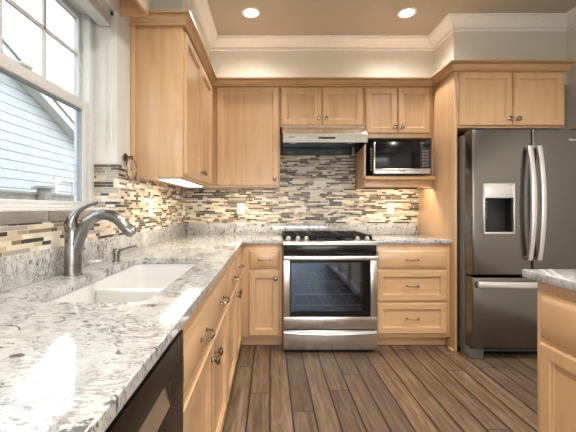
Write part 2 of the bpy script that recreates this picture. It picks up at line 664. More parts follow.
# kitchen window in the left wall
win = struct('window_1', MB().box(-1.075, -.985, WIN_Y0, WIN_Y0 + .05, WIN_Z0, WIN_Z1, .004)
             .box(-1.075, -.985, WIN_Y1 - .05, WIN_Y1, WIN_Z0, WIN_Z1, .004)
             .box(-1.075, -.985, WIN_Y0 + .05, WIN_Y1 - .05, WIN_Z1 - .045, WIN_Z1, .004)
             .box(-1.075, -.985, WIN_Y0 + .05, WIN_Y1 - .05, WIN_Z0, WIN_Z0 + .022, .004), M['vinyl'],
             label='white double-hung window over the sink', base=(-1.03, 1.32, WIN_Z0))
a, b = WIN_Y0 + .05, WIN_Y1 - .05
zl0, zm0, zm1, zu1 = WIN_Z0 + .018, 1.704, 1.757, WIN_Z1 - .045
m = MB().box(-1.028, -.996, a, a + .052, zl0, zm1, .004).box(-1.028, -.996, b - .052, b, zl0, zm1, .004)
m.box(-1.028, -.996, a + .05, b - .05, zl0, zl0 + .024, .003).box(-1.032, -.992, a + .05, b - .05, zm0, zm1, .005)
low = m.build('lower_sash', M['vinyl'], win)
m = MB()
m.box(-1.026, -1.002, a + .050, a + .057, zl0 + .02, zm0 + .004).box(-1.026, -1.002, b - .057, b - .050, zl0 + .02, zm0 + .004)
m.box(-1.026, -1.002, a + .05, b - .05, zm0 - .007, zm0 + .002)
m.build('gasket', M['vinyl_grey'], low)
B(-1.014, -1.010, a + .05, b - .05, zl0 + .02, zm0 + .01).build('glass_pane', M['dimming_glass'], low)
m = MB().box(-1.066, -1.034, a, a + .022, zm0 + .01, zu1, .004).box(-1.066, -1.034, b - .022, b, zm0 + .01, zu1, .004)
m.box(-1.066, -1.034, a + .02, b - .02, zm0 + .01, zm1 - .01, .003).box(-1.066, -1.034, a + .02, b - .02, zu1 - .035, zu1, .003)
up = m.build('upper_sash', M['vinyl'], win)
m = MB()
for k in range(1, 4):
    yy = a + .02 + (b - a - .04) * k / 4
    m.box(-1.058, -1.044, yy - .009, yy + .009, zm1 - .01, zu1 - .03, .002)
m.box(-1.058, -1.044, a + .02, b - .02, 2.005, 2.023, .002)
m.build('muntin_grid', M['vinyl'], up)
B(-1.049, -1.046, a + .021, b - .021, zm1 - .012, zu1 - .033).build('glass_pane', M['dimming_glass'], up)
m = MB().box(-1.03, -.985, 1.36, 1.42, zm1 - .002, zm1 + .010, .004).box(-1.015, -.995, 1.375, 1.44, zm1 + .008, zm1 + .018, .004)
m.build('sash_lock', M['vinyl'], win)
# white sill board and taupe edge tiles below it
struct('trim_2', B(-.985, WL + .012, WIN_Y0, WIN_Y1, WIN_Z0 - .004, WIN_Z0 + .006, .002), M['vinyl'],
       label='white window sill edge')
m = MB()
yy = WIN_Y1
while yy > -.25:
    m.box(WL, WL + .011, max(yy - .30, -.3), yy - .003, 1.127, WIN_Z0 - .004, .0015)
    yy -= .303
struct('trim_3', m, M['sill_tile'], label='taupe tile strip under the window sill')

# strip mosaic splashback: left wall, window reveal, back wall
UP = 1.024                                   # top of the stone upstand
struct('backsplash_left', MB().box(WL, WL + .009, -.3, WIN_Y1, UP - .005, 1.127).box(WL, WL + .009, WIN_Y1, WB, UP - .005, 1.372)
       .box(WL, WL + .009, WIN_Y1, 2.108, 1.372, 1.426), M['mosaic'], label='strip mosaic tile on the left wall')
struct('backsplash_reveal', B(-.985, WL + .0095, WIN_Y1 - .009, WIN_Y1, WIN_Z0 + .006, 1.426), M['mosaic'],
       label='strip mosaic tile on the window reveal')
struct('backsplash_back', MB().box(WL + .009, 1.516, WB - .009, WB, UP - .005, 1.372).box(.094, .868, WB - .009, WB, 1.372, 1.74),
       M['mosaic'], label='strip mosaic tile on the back wall')

# room behind the camera: patio door and a side window bring the daylight in
d1 = struct('door_1', MB().box(PX0, PX0 + .06, WF - .09, WF - .02, 0, PZ1).box(PX1 - .06, PX1, WF - .09, WF - .02, 0, PZ1)
            .box(PX0 + .06, PX1 - .06, WF - .09, WF - .02, PZ1 - .06, PZ1).box(PX0 + .06, PX1 - .06, WF - .09, WF - .02, 0, .05)
            .box(.81, .89, WF - .09, WF - .02, .05, PZ1 - .06), M['vinyl'], label='white framed glass patio door')
B(PX0 + .06, PX1 - .06, WF - .057, WF - .053, .05, PZ1 - .06).build('glass_pane', M['glass'], d1)
# ------------------------------------------------------------------ wall cabinets
YF = 3.157      # face of the back wall cabinets
XF = -.541      # face of the left wall cabinet
GW = .0015


def wall_cabinet(label, plane, box, doors, zs, knobs, lip=0.0):
    x0, x1, y0, y1, z0, z1 = box
    t = thing('wall_cabinet', label, 'cabinet', ((x0 + x1) / 2, (y0 + y1) / 2, z0))
    if lip:
        B(x0, x1, y0, y1, z0 + lip, z1, .0015).build('body', M['maple_v'], t)
        B(x0, x1, y0, y0 + .018, z0, z0 + lip).build('bottom_rail', M['maple_x'], t)
    else:
        B(x0, x1, y0, y1, z0, z1, .0015).build('body', M['maple_v'], t)
    for (u0, u1), ku in zip(doors, knobs):
        d = MB().front(plane, u0, u1, zs[0], zs[1], 'shaker').build('door', M['maple_v'], t)
        add_knob(d, plane, ku, zs[0] + .055, mat='nickel')
    return t


CT = 2.305
lw = wall_cabinet('tall maple wall cabinet on the left wall, beside the sink window', facing_px(XF - .001),
                  (WL + .001, XF, 2.11, 3.156, 1.372, CT), [(2.135, 2.612), (2.622, 3.10)], (1.392, 2.285), (2.575, 2.66))
MB().box(WL + .002, WL + .03, 2.098, 2.110, 1.372, CT, .004).build('scribe_strip', M['maple_v'], lw)
wall_cabinet('single-door maple wall cabinet left of the range hood', facing_y(YF - .001),
             (XF + .001, .092, YF, WB - .001, 1.372, CT), [(-.492, .083)], (1.388, 2.296), (.043,), lip=.022)
wall_cabinet('short two-door maple cabinet directly above the range hood', facing_y(YF - .001),
             (.094, .868, YF, WB - .001, 1.932, CT), [(.104, .478), (.484, .857)], (1.945, 2.292), (.447, .515))

# cabinet over the microwave with the open microwave niche under it
t = thing('wall_cabinet', 'short two-door maple cabinet with the open microwave niche below it', 'cabinet', (1.18, 3.32, 1.372))
B(.870, 1.514, YF, WB - .001, 1.828, CT, .0015).build('body', M['maple_v'], t)
for (u0, u1), ku in zip([(.882, 1.176), (1.182, 1.474)], (1.145, 1.213)):
    d = MB().front(facing_y(YF - .001), u0, u1, 1.868, 2.288, 'shaker').build('door', M['maple_v'], t)
    add_knob(d, facing_y(YF - .001), ku, 1.922)
B(.870, .888, YF, WB - .001, 1.372, 1.828, .0015).build('side_panel', M['maple_v'], t)
B(1.496, 1.514, YF, WB - .001, 1.372, 1.828, .0015).build('side_panel', M['maple_v'], t)
B(.870, 1.514, 3.098, YF, 1.440, 1.474, .006).build('shelf', M['maple_x'], t)
B(.888, 1.496, YF, WB - .012, 1.440, 1.474, 0).build('shelf_board', M['maple_x'], t)
B(.888, 1.496, YF, YF + .018, 1.372, 1.440, .001).build('apron', M['maple_x'], t)
B(.888, 1.496, WB - .012, WB - .002, 1.372, 1.828, 0).build('back_panel', M['recess_shade'], t)  # wood back coloured near-black to stand for the niche's shade

# refrigerator surround
PF = 2.80
t = thing('end_panel', 'tall maple end panel between the drawer base and the refrigerator', 'cabinet panel', (1.526, 3.14, 0))
B(1.516, 1.536, PF, WB - .001, 0, CT, .0015).build('panel', M['maple_v'], t)
B(1.488, 1.5155, PF + .002, PF + .060, 0, .018, .006).build('shoe_molding', M['maple_y'], t)
wall_cabinet('deep two-door maple cabinet above the refrigerator', facing_y(PF - .001),
             (1.537, 2.418, PF, WB - .001, 1.838, CT), [(1.545, 1.981), (1.988, 2.402)], (1.852, 2.290), (1.950, 2.020))

# wooden crown over all the wall cabinets
zc = 2.306
prof = [(-.018, zc - .004), (.021, zc - .004), (.024, zc), (.024, zc + .010), (.020, zc + .014), (.026, zc + .020), (.032, zc + .034), (.044, zc + .045), (.050, zc + .047), (.046, zc + .050), (.058, zc + .053), (.058, zc + .064),
        (-.018, zc + .064)]
path = [(WL + .001, 2.11), (XF, 2.11), (XF, YF), (1.516, YF), (1.516, PF), (2.418, PF), (2.418, 3.098)]
cr = MB().sweep(path, prof).build('crown_molding', M['maple_crown_shade'], None, base=(0.4, 3.1, zc))
tag(cr, 'stepped maple crown molding along the top of the wall cabinets', 'molding')

# valance box over the window
t = thing('window_valance', 'shallow maple valance box above the sink window', 'valance', (-.78, 1.3, 2.28))
B(-.718, -.700, .60, 1.968, 2.282, 2.40, .002).build('front_board', M['maple_y'], t)
B(WL + .001, -.718, 1.948, 1.968, 2.282, 2.40, .002).build('end_board', M['maple_x'], t)
B(WL + .001, -.718, .60, .620, 2.282, 2.40, .002).build('end_board', M['maple_x'], t)
B(WL + .001, -.718, .62, 1.948, 2.36, 2.40, 0).build('top_board', M['maple_y'], t)

# blind at the top of the window reveal
t = thing('window_blind', 'raised white slatted blind at the top of the sink window', 'blind', (-.92, 1.32, 2.284))
B(-.955, -.885, .745, 1.900, 2.245, 2.284, .003).build('headrail', M['vinyl'], t)
m = MB()
for k in range(7):
    m.box(-.948, -.892, .75, 1.895, 2.208 + k * .0052, 2.2105 + k * .0052, 0)
m.build('slat_stack', M['vinyl'], t)
B(-.952, -.888, .75, 1.895, 2.190, 2.205, .004).build('bottom_rail', M['vinyl'], t)
B(-.890, -.872, 1.890, 1.903, 2.252, 2.272, .003).build('wand_hook', M['plastic'], t)
MB().tube([(-.884, 1.898, 2.26), (-.8835, 1.898, 2.1), (-.883, 1.898, 1.545)], [.003, .004, .005], 8).build('wand', M['vinyl'], t)

# ------------------------------------------------------------------ base cabinets
YB = 2.865       # face of the back base cabinets
XB = -.245       # face of the left run
BT = .883


def carcass(t, x0, x1, y0, y1, z0, z1):
    """open-topped cabinet of panels whose face frame looks along +X"""
    k = .018
    B(x0, x1, y0, y1, z0, z0 + k).build('bottom_panel', M['maple_y'], t)
    B(x0, x1, y0, y0 + k, z0 + k, z1).build('side_panel', M['maple_v'], t)
    B(x0, x1, y1 - k, y1, z0 + k, z1).build('side_panel', M['maple_v'], t)
    B(x0, x0 + .010, y0 + k, y1 - k, z0 + k, z1).build('back_panel', M['maple_v'], t)
    m = MB().box(x1 - k, x1, y0 + k, y0 + .05, z0 + k, z1).box(x1 - k, x1, y1 - .05, y1 - k, z0 + k, z1)
    m.box(x1 - k, x1, y0 + .05, y1 - .05, z1 - .06, z1).box(x1 - k, x1, y0 + .05, y1 - .05, .63, .68)
    m.build('face_frame', M['maple_y'], t)


def base_cabinet(label, box, plane, toe, fronts, hollow_top=False, grain='maple_v'):
    x0, x1, y0, y1 = box
    t = thing('base_cabinet', label, 'cabinet', ((x0 + x1) / 2, (y0 + y1) / 2, 0))
    if hollow_top:
        carcass(t, x0, x1, y0, y1, .095, BT)
    else:
        B(x0, x1, y0, y1, .095, BT, .001).build('body', M['maple_v'], t)
    B(*toe, 0, .095).build('toe_kick', M['maple_x'], t)
    for kind, u0, u1, z0, z1, hw in fronts:
        nm = 'door' if kind == 'door' else 'drawer'
        st = 'shaker' if kind in ('door', 'deep') else 'slab'
        mat = M['maple_v'] if kind == 'door' else grain_mat(plane)
        f = MB().front(plane, u0, u1, z0, z1, st).build(nm, mat, t)
        for kk, u, z in hw:
            (add_knob if kk == 'k' else add_pull)(f, plane, u, z)
    return t


def grain_mat(plane):
    p, q = Vector(plane(0, 0, 0)), Vector(plane(1, 0, 0))
    return M['maple_x'] if abs((q - p).x) > .5 else M['maple_y']


DZ0, DZ1, OZ0, OZ1 = .668, .826, .113, .648
py = facing_y(YB - .001)
base_cabinet('narrow maple base cabinet left of the range, one drawer over one door', (XB + .001, .104, YB, WB - .03), py,
             (XB + .001, .104, YB + .075, YB + .09),
             [('drawer', -.176, .078, DZ0, DZ1, [('p', -.049, .747)]), ('door', -.176, .078, OZ0, OZ1, [('k', .046, .594)])])
base_cabinet('maple base cabinet of three wide drawers right of the range', (.870, 1.514, YB, WB - .03), py,
             (.870, 1.514, YB + .075, YB + .09),
             [('drawer', .893, 1.479, .672, .827, [('p', 1.19, .747)]), ('deep', .893, 1.479, .402, .658, [('p', 1.19, .53)]),
              ('deep', .893, 1.479, .128, .386, [('p', 1.19, .257)])])
px = facing_px(XB - .001)
WX = WL + .03
base_cabinet('maple sink base cabinet beside the dishwasher, two pulls on its long false front', (WX, XB, .880, 1.838), px,
             (XB - .09, XB - .075, .880, 1.838),
             [('drawer', .890, 1.828, DZ0, DZ1, [('p', 1.165, .747), ('p', 1.600, .747)]),
              ('door', .890, 1.355, OZ0, OZ1, [('k', 1.320, .592)]), ('door', 1.363, 1.828, OZ0, OZ1, [('k', 1.398, .592)])], hollow_top=True)
base_cabinet('maple base cabinet just past the sink base on the left run', (WX, XB, 1.840, 2.338), px,
             (XB - .09, XB - .075, 1.840, 2.338),
             [('drawer', 1.854, 2.324, DZ0, DZ1, [('p', 2.09, .747)]), ('door', 1.854, 2.324, OZ0, OZ1, [('k', 2.285, .592)])])
base_cabinet('maple base cabinet in the corner, last of the left run', (WX, XB, 2.340, WB - .03), px,
             (XB - .09, XB - .075, 2.340, YB + .09),
             [('drawer', 2.354, 2.735, DZ0, DZ1, [('p', 2.545, .747)]), ('door', 2.354, 2.735, OZ0, OZ1, [('k', 2.392, .592)])])
base_cabinet('maple base cabinet on the near side of the dishwasher', (WX, XB, -.27, .266), px,
             (XB - .09, XB - .075, -.27, .266),
             [('drawer', -.256, .252, DZ0, DZ1, [('p', 0, .747)]), ('door', -.256, .252, OZ0, OZ1, [('k', .215, .592)])])
# island
XI = 1.11
pi_ = facing_mx(XI + .001)
fr = []
yy = 1.387
for k in range(4):
    w_ = .62
    fr.append(('drawer', yy - w_, yy, .655, .822, [('p', yy - .31, .738)]))
    fr.append(('door', yy - w_, yy, .115, .636, [('k', yy - w_ + .035 if k % 2 == 0 else yy - .035, .585)]))
    yy -= w_ + .04
base_cabinet('maple island cabinet on the right, facing the aisle', (XI, 1.70, -1.72, 1.416), pi_,
             (XI + .075, XI + .09, -1.70, 1.40), fr)

# ------------------------------------------------------------------ worktops
t = thing('countertop', 'L-shaped speckled stone countertop along the left and back walls, left of the range', 'countertop', (-.54, 1.6, BT))
SX0, SX1, SKY0, SKY1 = -.705, -.350, .965, 1.814


def rrect(x0, x1, y0, y1, z, r, n=5):
    pts = []
    for cx, cy, a0 in ((x1 - r, y1 - r, 0), (x0 + r, y1 - r, 90), (x0 + r, y0 + r, 180), (x1 - r, y0 + r, 270)):
        for k in range(n + 1):
            a = math.radians(a0 + 90 * k / n)
            pts.append((cx + r * math.cos(a), cy + r * math.sin(a), z))
    return pts


bm = bmesh.new()
outer = [(WL + .001, -.28), (-.217, -.28), (-.217, 2.838), (.105, 2.838), (.105, WB - .001), (WL + .001, WB - .001)]
for loop in ([(x, y, BT + .001) for x, y in outer], rrect(SX0, SX1, SKY0, SKY1, BT + .001, .042, 6)):
    vs = [bm.verts.new(p) for p in loop]
    for a_, b_ in zip(vs, vs[1:] + vs[:1]):
        bm.edges.new((a_, b_))
bmesh.ops.triangle_fill(bm, use_beauty=True, use_dissolve=False, edges=list(bm.edges))
r = bmesh.ops.extrude_face_region(bm, geom=list(bm.faces))
bmesh.ops.translate(bm, verts=[v for v in r['geom'] if isinstance(v, bmesh.types.BMVert)], vec=(0, 0, TOP - BT - .001))
bmesh.ops.recalc_face_normals(bm, faces=bm.faces)
MB().absorb(bm).build('slab', M['granite'], t, bevel=.003)
t = thing('countertop', 'short speckled stone countertop over the drawers between range and refrigerator panel', 'countertop', (1.18, 3.16, BT))
B(.869, 1.515, 2.838, WB - .001, BT + .001, TOP, .003).build('slab', M['granite'], t)
tag(B(WL + .001, WL + .021, -.28, WB - .001, TOP + .0003, UP, .002).build('stone_upstand', M['granite'], None, base=(WL, 1.6, TOP)),
    'speckled stone upstand strip along the left wall behind the sink', 'backsplash strip')
tag(B(WL + .0215, 1.515, WB - .021, WB - .001, TOP + .0003, UP, .002).build('stone_upstand', M['granite'], None, base=(.3, WB, TOP)),
    'speckled stone upstand strip along the back wall behind the range', 'backsplash strip')
t = tag(B(1.08, 1.73, -1.75, 1.463, BT + .001, TOP + .004, .004).build('island_countertop', M['granite'], None, base=(1.4, -.1, BT)),
        'speckled stone slab on the island at the right edge', 'countertop')

# ------------------------------------------------------------------ sink, faucet, soap pump
t = thing('kitchen_sink', 'white double-bowl sink set under the stone countertop', 'sink', (-.533, 1.39, .70))
ym = 1.39


def bowl(y0, y1):
    x0, x1 = SX0 - .004, SX1 + .004
    R = []
    for ins, z, r in ((.0, .882, .045), (.004, .80, .045), (.010, .715, .035), (.022, .697, .045), (.05, .690, .05)):
        R.append(rrect(x0 + ins, x1 - ins, y0 + ins, y1 - ins, z, r))
    out = []
    for ins, z, r in ((.05, .682, .05), (.012, .684, .04), (-.004, .80, .047), (-.006, .882, .047)):
        out.append(rrect(x0 + ins, x1 - ins, y0 + ins, y1 - ins, z, r))
    return MB().loft(R[::-1] + out[::-1], True, True)


bowl(SKY0 - .004, SKY1 + .004).build('basin', M['porcelain'], t, sharp=50)
for yd in (1.17, 1.60):
    MB().lathe((-.533, yd, .690), (0, 0, 1), [(.043, 0), (.043, .003), (.034, .004), (.030, .002), (0, .002)], 20).build('drain', M['nickel'], t)
MB().box(SX0 - .0035, SX1 + .0035, ym - .016, ym + .016, .688, .852, .014, 5).build('divider', M['porcelain'], t)

TOP += .0004
fx, fy = -.782, 1.354
t = thing('kitchen_faucet', 'single-lever satin nickel faucet with arched spout behind the sink', 'faucet', (fx, fy, TOP))
MB().lathe((fx, fy, TOP), (0, 0, 1), [(.034, 0), (.034, .004), (.0315, .006), (.0310, .04), (.0305, .10), (.0300, .15), (.0290, .185),
                                      (.0275, .190), (.0, .190)], 24).build('body', M['faucet'], t)
arc = [(.004, .085), (.012, .120), (.024, .155), (.042, .190), (.066, .217), (.094, .234), (.122, .240), (.150, .236), (.175, .223),
       (.195, .206), (.205, .196)]
MB().tube([(fx + a, fy, TOP + b) for a, b in arc], [.027, .027, .026, .0245, .023, .022, .0215, .0215, .0215, .022, .022], 16) \
    .build('spout', M['faucet'], t)
MB().tube([(fx + a, fy, TOP + b) for a, b in ((.199, .202), (.206, .194), (.228, .174), (.240, .163))], [.023, .0235, .0245, .018], 16) \
    .build('spray_head', M['faucet'], t)
MB().tube([(fx + a, fy - .002, TOP + b) for a, b in ((-.004, .186), (-.006, .204), (.000, .226), (.014, .248), (.036, .266), (.066, .280), (.098, .287))],
          [.0265, .0255, .020, .015, .012, .0095, .006], 12).build('lever', M['faucet'], t)

sx, sy = -.765, 1.700
t = thing('soap_dispenser', 'small nickel soap pump beside the faucet', 'soap dispenser', (sx, sy, TOP))
MB().lathe((sx, sy, TOP), (0, 0, 1), [(.020, 0), (.020, .004), (.015, .007), (.015, .032), (.018, .036), (.018, .058), (.014, .064), (0, .065)], 16) \
    .build('pump_body', M['faucet'], t)
MB().tube([(sx, sy, TOP + .052), (sx + .03, sy, TOP + .058), (sx + .07, sy, TOP + .072), (sx + .098, sy, TOP + .076), (sx + .108, sy, TOP + .070)],
          [.007, .006, .005, .0045, .004], 8).build('spout', M['faucet'], t)

TOP -= .0004
# towel ring
t = thing('towel_ring', 'dark metal towel ring on the wall between window and cabinet', 'towel ring', (WL + .009, 2.0, 1.478))
MB().lathe((WL + .009, 2.005, 1.478), (1, 0, 0), [(.024, 0), (.024, .005), (.016, .010), (.009, .014), (.008, .034), (.011, .038), (.011, .044), (0, .046)], 16) \
    .build('wall_post', M['bronze'], t)
MB().tube([(WL + .046 + .006 * math.sin(a), 2.005 + .064 * math.sin(a), 1.408 + .064 * math.cos(a)) for a in [k * math.pi / 16 for k in range(33)]], .0048, 8) \
    .build('ring', M['nickel'], t)

# outlets
def outlet(label, plane, u, z):
    p = plane(u, z, 0)
    t = thing('wall_outlet', label, 'outlet', p, 'ivory outlets on the mosaic splashback')
    rings = [[plane(u + a * (1 if a < 0 else 1), z + b_, h) for a, b_ in ((-w_, -h_), (w_, -h_), (w_, h_), (-w_, h_))]
             for w_, h_, h in ((.036, .058, 0), (.036, .058, .003), (.033, .055, .006))]
    MB().loft(rings).build('cover_plate', M['ivory'], t)
    for dz in (-.020, .020):
        rr = [[plane(u + a, z + dz + b_, h) for a, b_ in ((-.017, -.008), (-.010, -.014), (.010, -.014), (.017, -.008), (.017, .008), (.010, .014), (-.010, .014), (-.017, .008))]
              for h in (.005, .0075)]
        s = MB().loft(rr).build('socket', M['vinyl'], t)
        m = MB()
        for du in (-.006, .006):
            q = [[plane(u + du + a, z + dz + b_ + .002, h) for a, b_ in ((-.0012, -.0045), (.0012, -.0045), (.0012, .0045), (-.0012, .0045))] for h in (.0072, .0078)]
            m.loft(q)
        m.build('slot', M['recess_shade'], s)
    return t


pl = facing_px(WL + .009)
pb = facing_y(WB - .009)
outlet('ivory outlet on the left wall tile, nearest the soap pump', pl, 2.424, 1.177)
outlet('ivory outlet on the left wall tile, close to the corner', pl, 3.365, 1.175)
outlet('ivory outlet on the back wall tile, left of the range', pb, -.297, 1.172)
outlet('ivory outlet on the back wall tile, below the microwave', pb, 1.228, 1.176)

# ------------------------------------------------------------------ lights of the room
def under_light(label, x0, x1, y0, y1, z, power):
    cx, cy = (x0 + x1) / 2, (y0 + y1) / 2
    t = thing('under_cabinet_light', label, 'light', (cx, cy, z), 'under-cabinet lights')
    B(x0, x1, y0, y1, z - .012, z - .0005, .002).build('housing', M['vinyl'], t)
    B(x0 + .006, x1 - .006, y0 + .006, y1 - .006, z - .016, z - .012, 0).build('diffuser', M['led'], t)
    d = bpy.data.lights.new('under_cabinet_lamp', 'AREA')
    d.shape = 'RECTANGLE'
    d.size, d.size_y = x1 - x0 - .02, y1 - y0 - .02
    d.energy = power
    d.color = (1.0, .86, .66)
    o = bpy.data.objects.new('under_cabinet_lamp', d)
    COL.objects.link(o)
    o.parent = t
    o.location = (0, 0, -.018)


under_light('warm strip light under the left wall cabinet', -.70, -.56, 2.14, 2.86, 1.372, UNDER_W)
under_light('warm strip light under the single-door cabinet', -.45, .06, 3.185, 3.235, 1.394, UNDER_W)
under_light('warm strip light under the microwave shelf', .92, 1.45, 3.185, 3.235, 1.440, UNDER_W)


def can_light(label, x, y, power):
    t = thing('ceiling_downlight', label, 'ceiling light', (x, y, CH), 'recessed ceiling downlights')
    MB().lathe((x, y, CH - .0005), (0, 0, -1), [(.082, 0), (.082, .004), (.074, .007), (.060, .006), (.060, .001)], 28).build('trim_ring', M['white'], t)
    MB().lathe((x, y, CH - .003), (0, 0, -1), [(.059, 0), (.059, .001), (.045, .006), (.02, .009), (0, .0095)], 24).build('lamp_lens', M['can'], t)
    d = bpy.data.lights.new('downlight_lamp', 'SPOT')
    d.energy = power
    d.color = (1.0, .97, .91)
    d.spot_size = math.radians(150)
    d.spot_blend = 1.0
    d.shadow_soft_size = .05
    o = bpy.data.objects.new('downlight_lamp', d)
    COL.objects.link(o)
    o.parent = t
    o.location = (0, 0, -.03)


can_light('lit recessed ceiling light at the left, above the single-door cabinet', -.168, 3.0, CAN_W)
can_light('lit recessed ceiling light at the right, toward the refrigerator', 1.205, 3.0, CAN_W)
for x in (.05, 1.70):  # out-of-view downlights added to brighten the cabinet fronts
    for y in (1.35, -.4, -2.2):
        can_light('added unseen recessed ceiling light %s of the kitchen' % ('over the aisle' if x < 1 else 'over the island side') +
                  {1.35: ' in the middle', -.4: ' behind the sink', -2.2: ' near the patio door'}[y], x, y, CAN_FILL_W * (1.0 if x < 1 else 1.75))

# ------------------------------------------------------------------ range
RX0, RX1 = .109, .866
RF = 2.757        # front of the oven door
t = thing('gas_range', 'stainless gas range with black grates and oven window', 'range', (.4875, 3.1, 0))
B(RX0, RX1, 2.80, WB - .03, .025, .895, .003).build('body', M['steel_side'], t)
B(RX0 + .01, RX1 - .01, 2.82, WB - .05, 0, .027, 0).build('plinth', M['plastic'], t)
B(RX0 - .002, RX1 + .002, 2.79, WB - .03, .895, .917, .004).build('cooktop', M['black'], t)
MB().prism([(2.752, .882), (2.752, .905), (2.758, .910), (2.792, .914), (2.792, .882)], 0, RX0 - .004, RX1 + .004).build('front_rim', M['steel'], t)
B(RX0 + .002, RX1 - .002, 2.765, 2.80, .798, .883, .002).build('control_panel', M['black'], t)
# grates
gz = .951
for k, (gx0, gx1) in enumerate(((.118, .362), (.368, .608), (.614, .858))):
    m = MB()
    y0, y1 = 2.865, 3.40
    r = .010
    for xx in (gx0 + r, gx1 - r):
        m.box(xx - r, xx + r, y0, y1, gz - .022, gz, .004)
    for yy in (y0 + r, (y0 + y1) / 2, y1 - r):
        m.box(gx0 + r, gx1 - r, yy - r, yy + r, gz - .022, gz, .004)
    cx = (gx0 + gx1) / 2
    for yc in ((y0 * 3 + y1) / 4, (y0 + 3 * y1) / 4):
        m.box(cx - r, cx + r, yc - .125, yc - .03, gz - .014, gz, .004).box(cx - r, cx + r, yc + .03, yc + .125, gz - .014, gz, .004)
        m.box(gx0 + .012, cx - .03, yc - r, yc + r, gz - .014, gz, .004).box(cx + .03, gx1 - .012, yc - r, yc + r, gz - .014, gz, .004)
    for xx in (gx0 + r, gx1 - r):
        for yy in (y0 + r, y1 - r):
            m.box(xx - r, xx + r, yy - r, yy + r, .916, gz - .01, .002)
    m.build('grate', M['iron'], t)
for bx, by in ((.24, 3.0), (.24, 3.27), (.488, 3.0), (.488, 3.27), (.736, 3.0), (.736, 3.27)):
    MB().lathe((bx, by, .916), (0, 0, 1), [(.045, 0), (.045, .006), (.034, .008), (.034, .015), (.028, .018), (0, .018)], 18).build('burner', M['iron'], t)
for kx in (.152, .232, .302, .722, .802):
    kb = MB().lathe((kx, 2.822, .916), (0, -.25, 1), [(.023, 0), (.023, .004), (.018, .006), (.0165, .024), (.014, .027), (0, .027)], 18)
    kb.box(kx - .004, kx + .004, 2.800, 2.832, .938, .948, .002)
    kb.build('knob', M['steel_handle'], t)
# oven door
dz0, dz1 = .203, .790
wx0, wx1, wz0, wz1 = RX0 + .052, RX1 - .052, .300, .757
yb_ = RF + .035
m = MB().box(RX0, RX1, RF, yb_, dz0, wz0, .004).box(RX0, wx0, RF, yb_, wz0 - .0, wz1, .002).box(wx1, RX1, RF, yb_, wz0, wz1, .002)
m.box(RX0, RX1, RF, yb_, wz1, dz1, .003)
od = m.build('oven_door', M['steel'], t)
gx0, gx1, gz0, gz1 = .172, .748, .345, .737
B(gx0 - .001, gx1 + .001, RF + .006, RF + .008, gz0 - .001, gz1 + .001, 0).build('window_glass', M['oven_glass'], od)
m = MB().box(wx0, gx0, RF + .003, RF + .03, wz0, wz1).box(gx1, wx1, RF + .003, RF + .03, wz0, wz1)
m.box(gx0, gx1, RF + .003, RF + .03, wz0, gz0).box(gx0, gx1, RF + .003, RF + .03, gz1, wz1)
m.build('inner_bezel', M['black'], od)
m = MB()
m.box(RX0 + .002, RX1 - .002, RF - .045, RF - .022, .764, .796, .007, 3)
for xx in (RX0 + .03, RX1 - .06):
    m.box(xx, xx + .03, RF - .024, RF + .004, .768, .790, .003)
m.build('handle', M['steel_handle'], od)
text_mesh('emblem', 'Whirlpool', .030, M['mark'], od, (.4875, RF - .0006, .252), (R90, 0, 0))
# cavity with racks, seen through the window
cav = MB()
cx0, cx1, cy0, cy1, cz0, cz1 = RX0 + .09, RX1 - .09, RF + .045, 3.25, .33, .73
cav.loft([[(cx0, cy0, cz0), (cx1, cy0, cz0), (cx1, cy0, cz1), (cx0, cy0, cz1)], [(cx0, cy1, cz0), (cx1, cy1, cz0), (cx1, cy1, cz1), (cx0, cy1, cz1)]], False, True)
# the shell of the stove is cut open where the cavity sits
body = [c for c in t.children if c.name.startswith('body')][0]
old = body.data
m = MB().box(RX0, cx0, 2.80, WB - .03, .025, .895).box(cx1, RX1, 2.80, WB - .03, .025, .895)
m.box(cx0, cx1, 2.80, WB - .03, .025, cz0 - .002).box(cx0, cx1, 2.80, WB - .03, cz1 + .002, .895).box(cx0, cx1, cy1 + .004, WB - .03, cz0, cz1)
nb = m.build('body', M['steel_side'], t)
bpy.data.objects.remove(body, do_unlink=True)
nb.name = 'body'
cav.build('oven_cavity', M['cavity'], t)
for rz in (.375, .465, .578):
    m = MB().tube([(cx0 + .005, cy0 + .02, rz), (cx1 - .005, cy0 + .02, rz)], .0035, 6).tube([(cx0 + .005, cy1 - .03, rz), (cx1 - .005, cy1 - .03, rz)], .0035, 6)
    k = 0
    xx = cx0 + .02
    while xx < cx1 - .01:
        m.tube([(xx, cy0 + .02, rz + .004), (xx, cy1 - .03, rz + .004)], .0014, 5)
        xx += .055
    m.build('oven_rack', M['mark_light'], t)
# bottom drawer
dr = MB().box(RX0, RX1, RF + .004, 2.80, .032, .188, .004).build('drawer', M['steel'], t)
n = 12
rings = []
for k in range(n + 1):
    s = k / n * 2 - 1
    x = .4875 + s * (RX1 - RX0 - .01) / 2
    bow = (1 - s * s)
    zc_ = .172 - .012 * bow
    yb = RF + .004
    rings.append([(x, yb, zc_ + .014), (x, yb - .012 - .012 * bow, zc_ + .011), (x, yb - .016 - .012 * bow, zc_), (x, yb - .010 - .010 * bow, zc_ - .012), (x, yb, zc_ - .015)])
MB().loft(rings).build('handle', M['steel_handle'], dr)

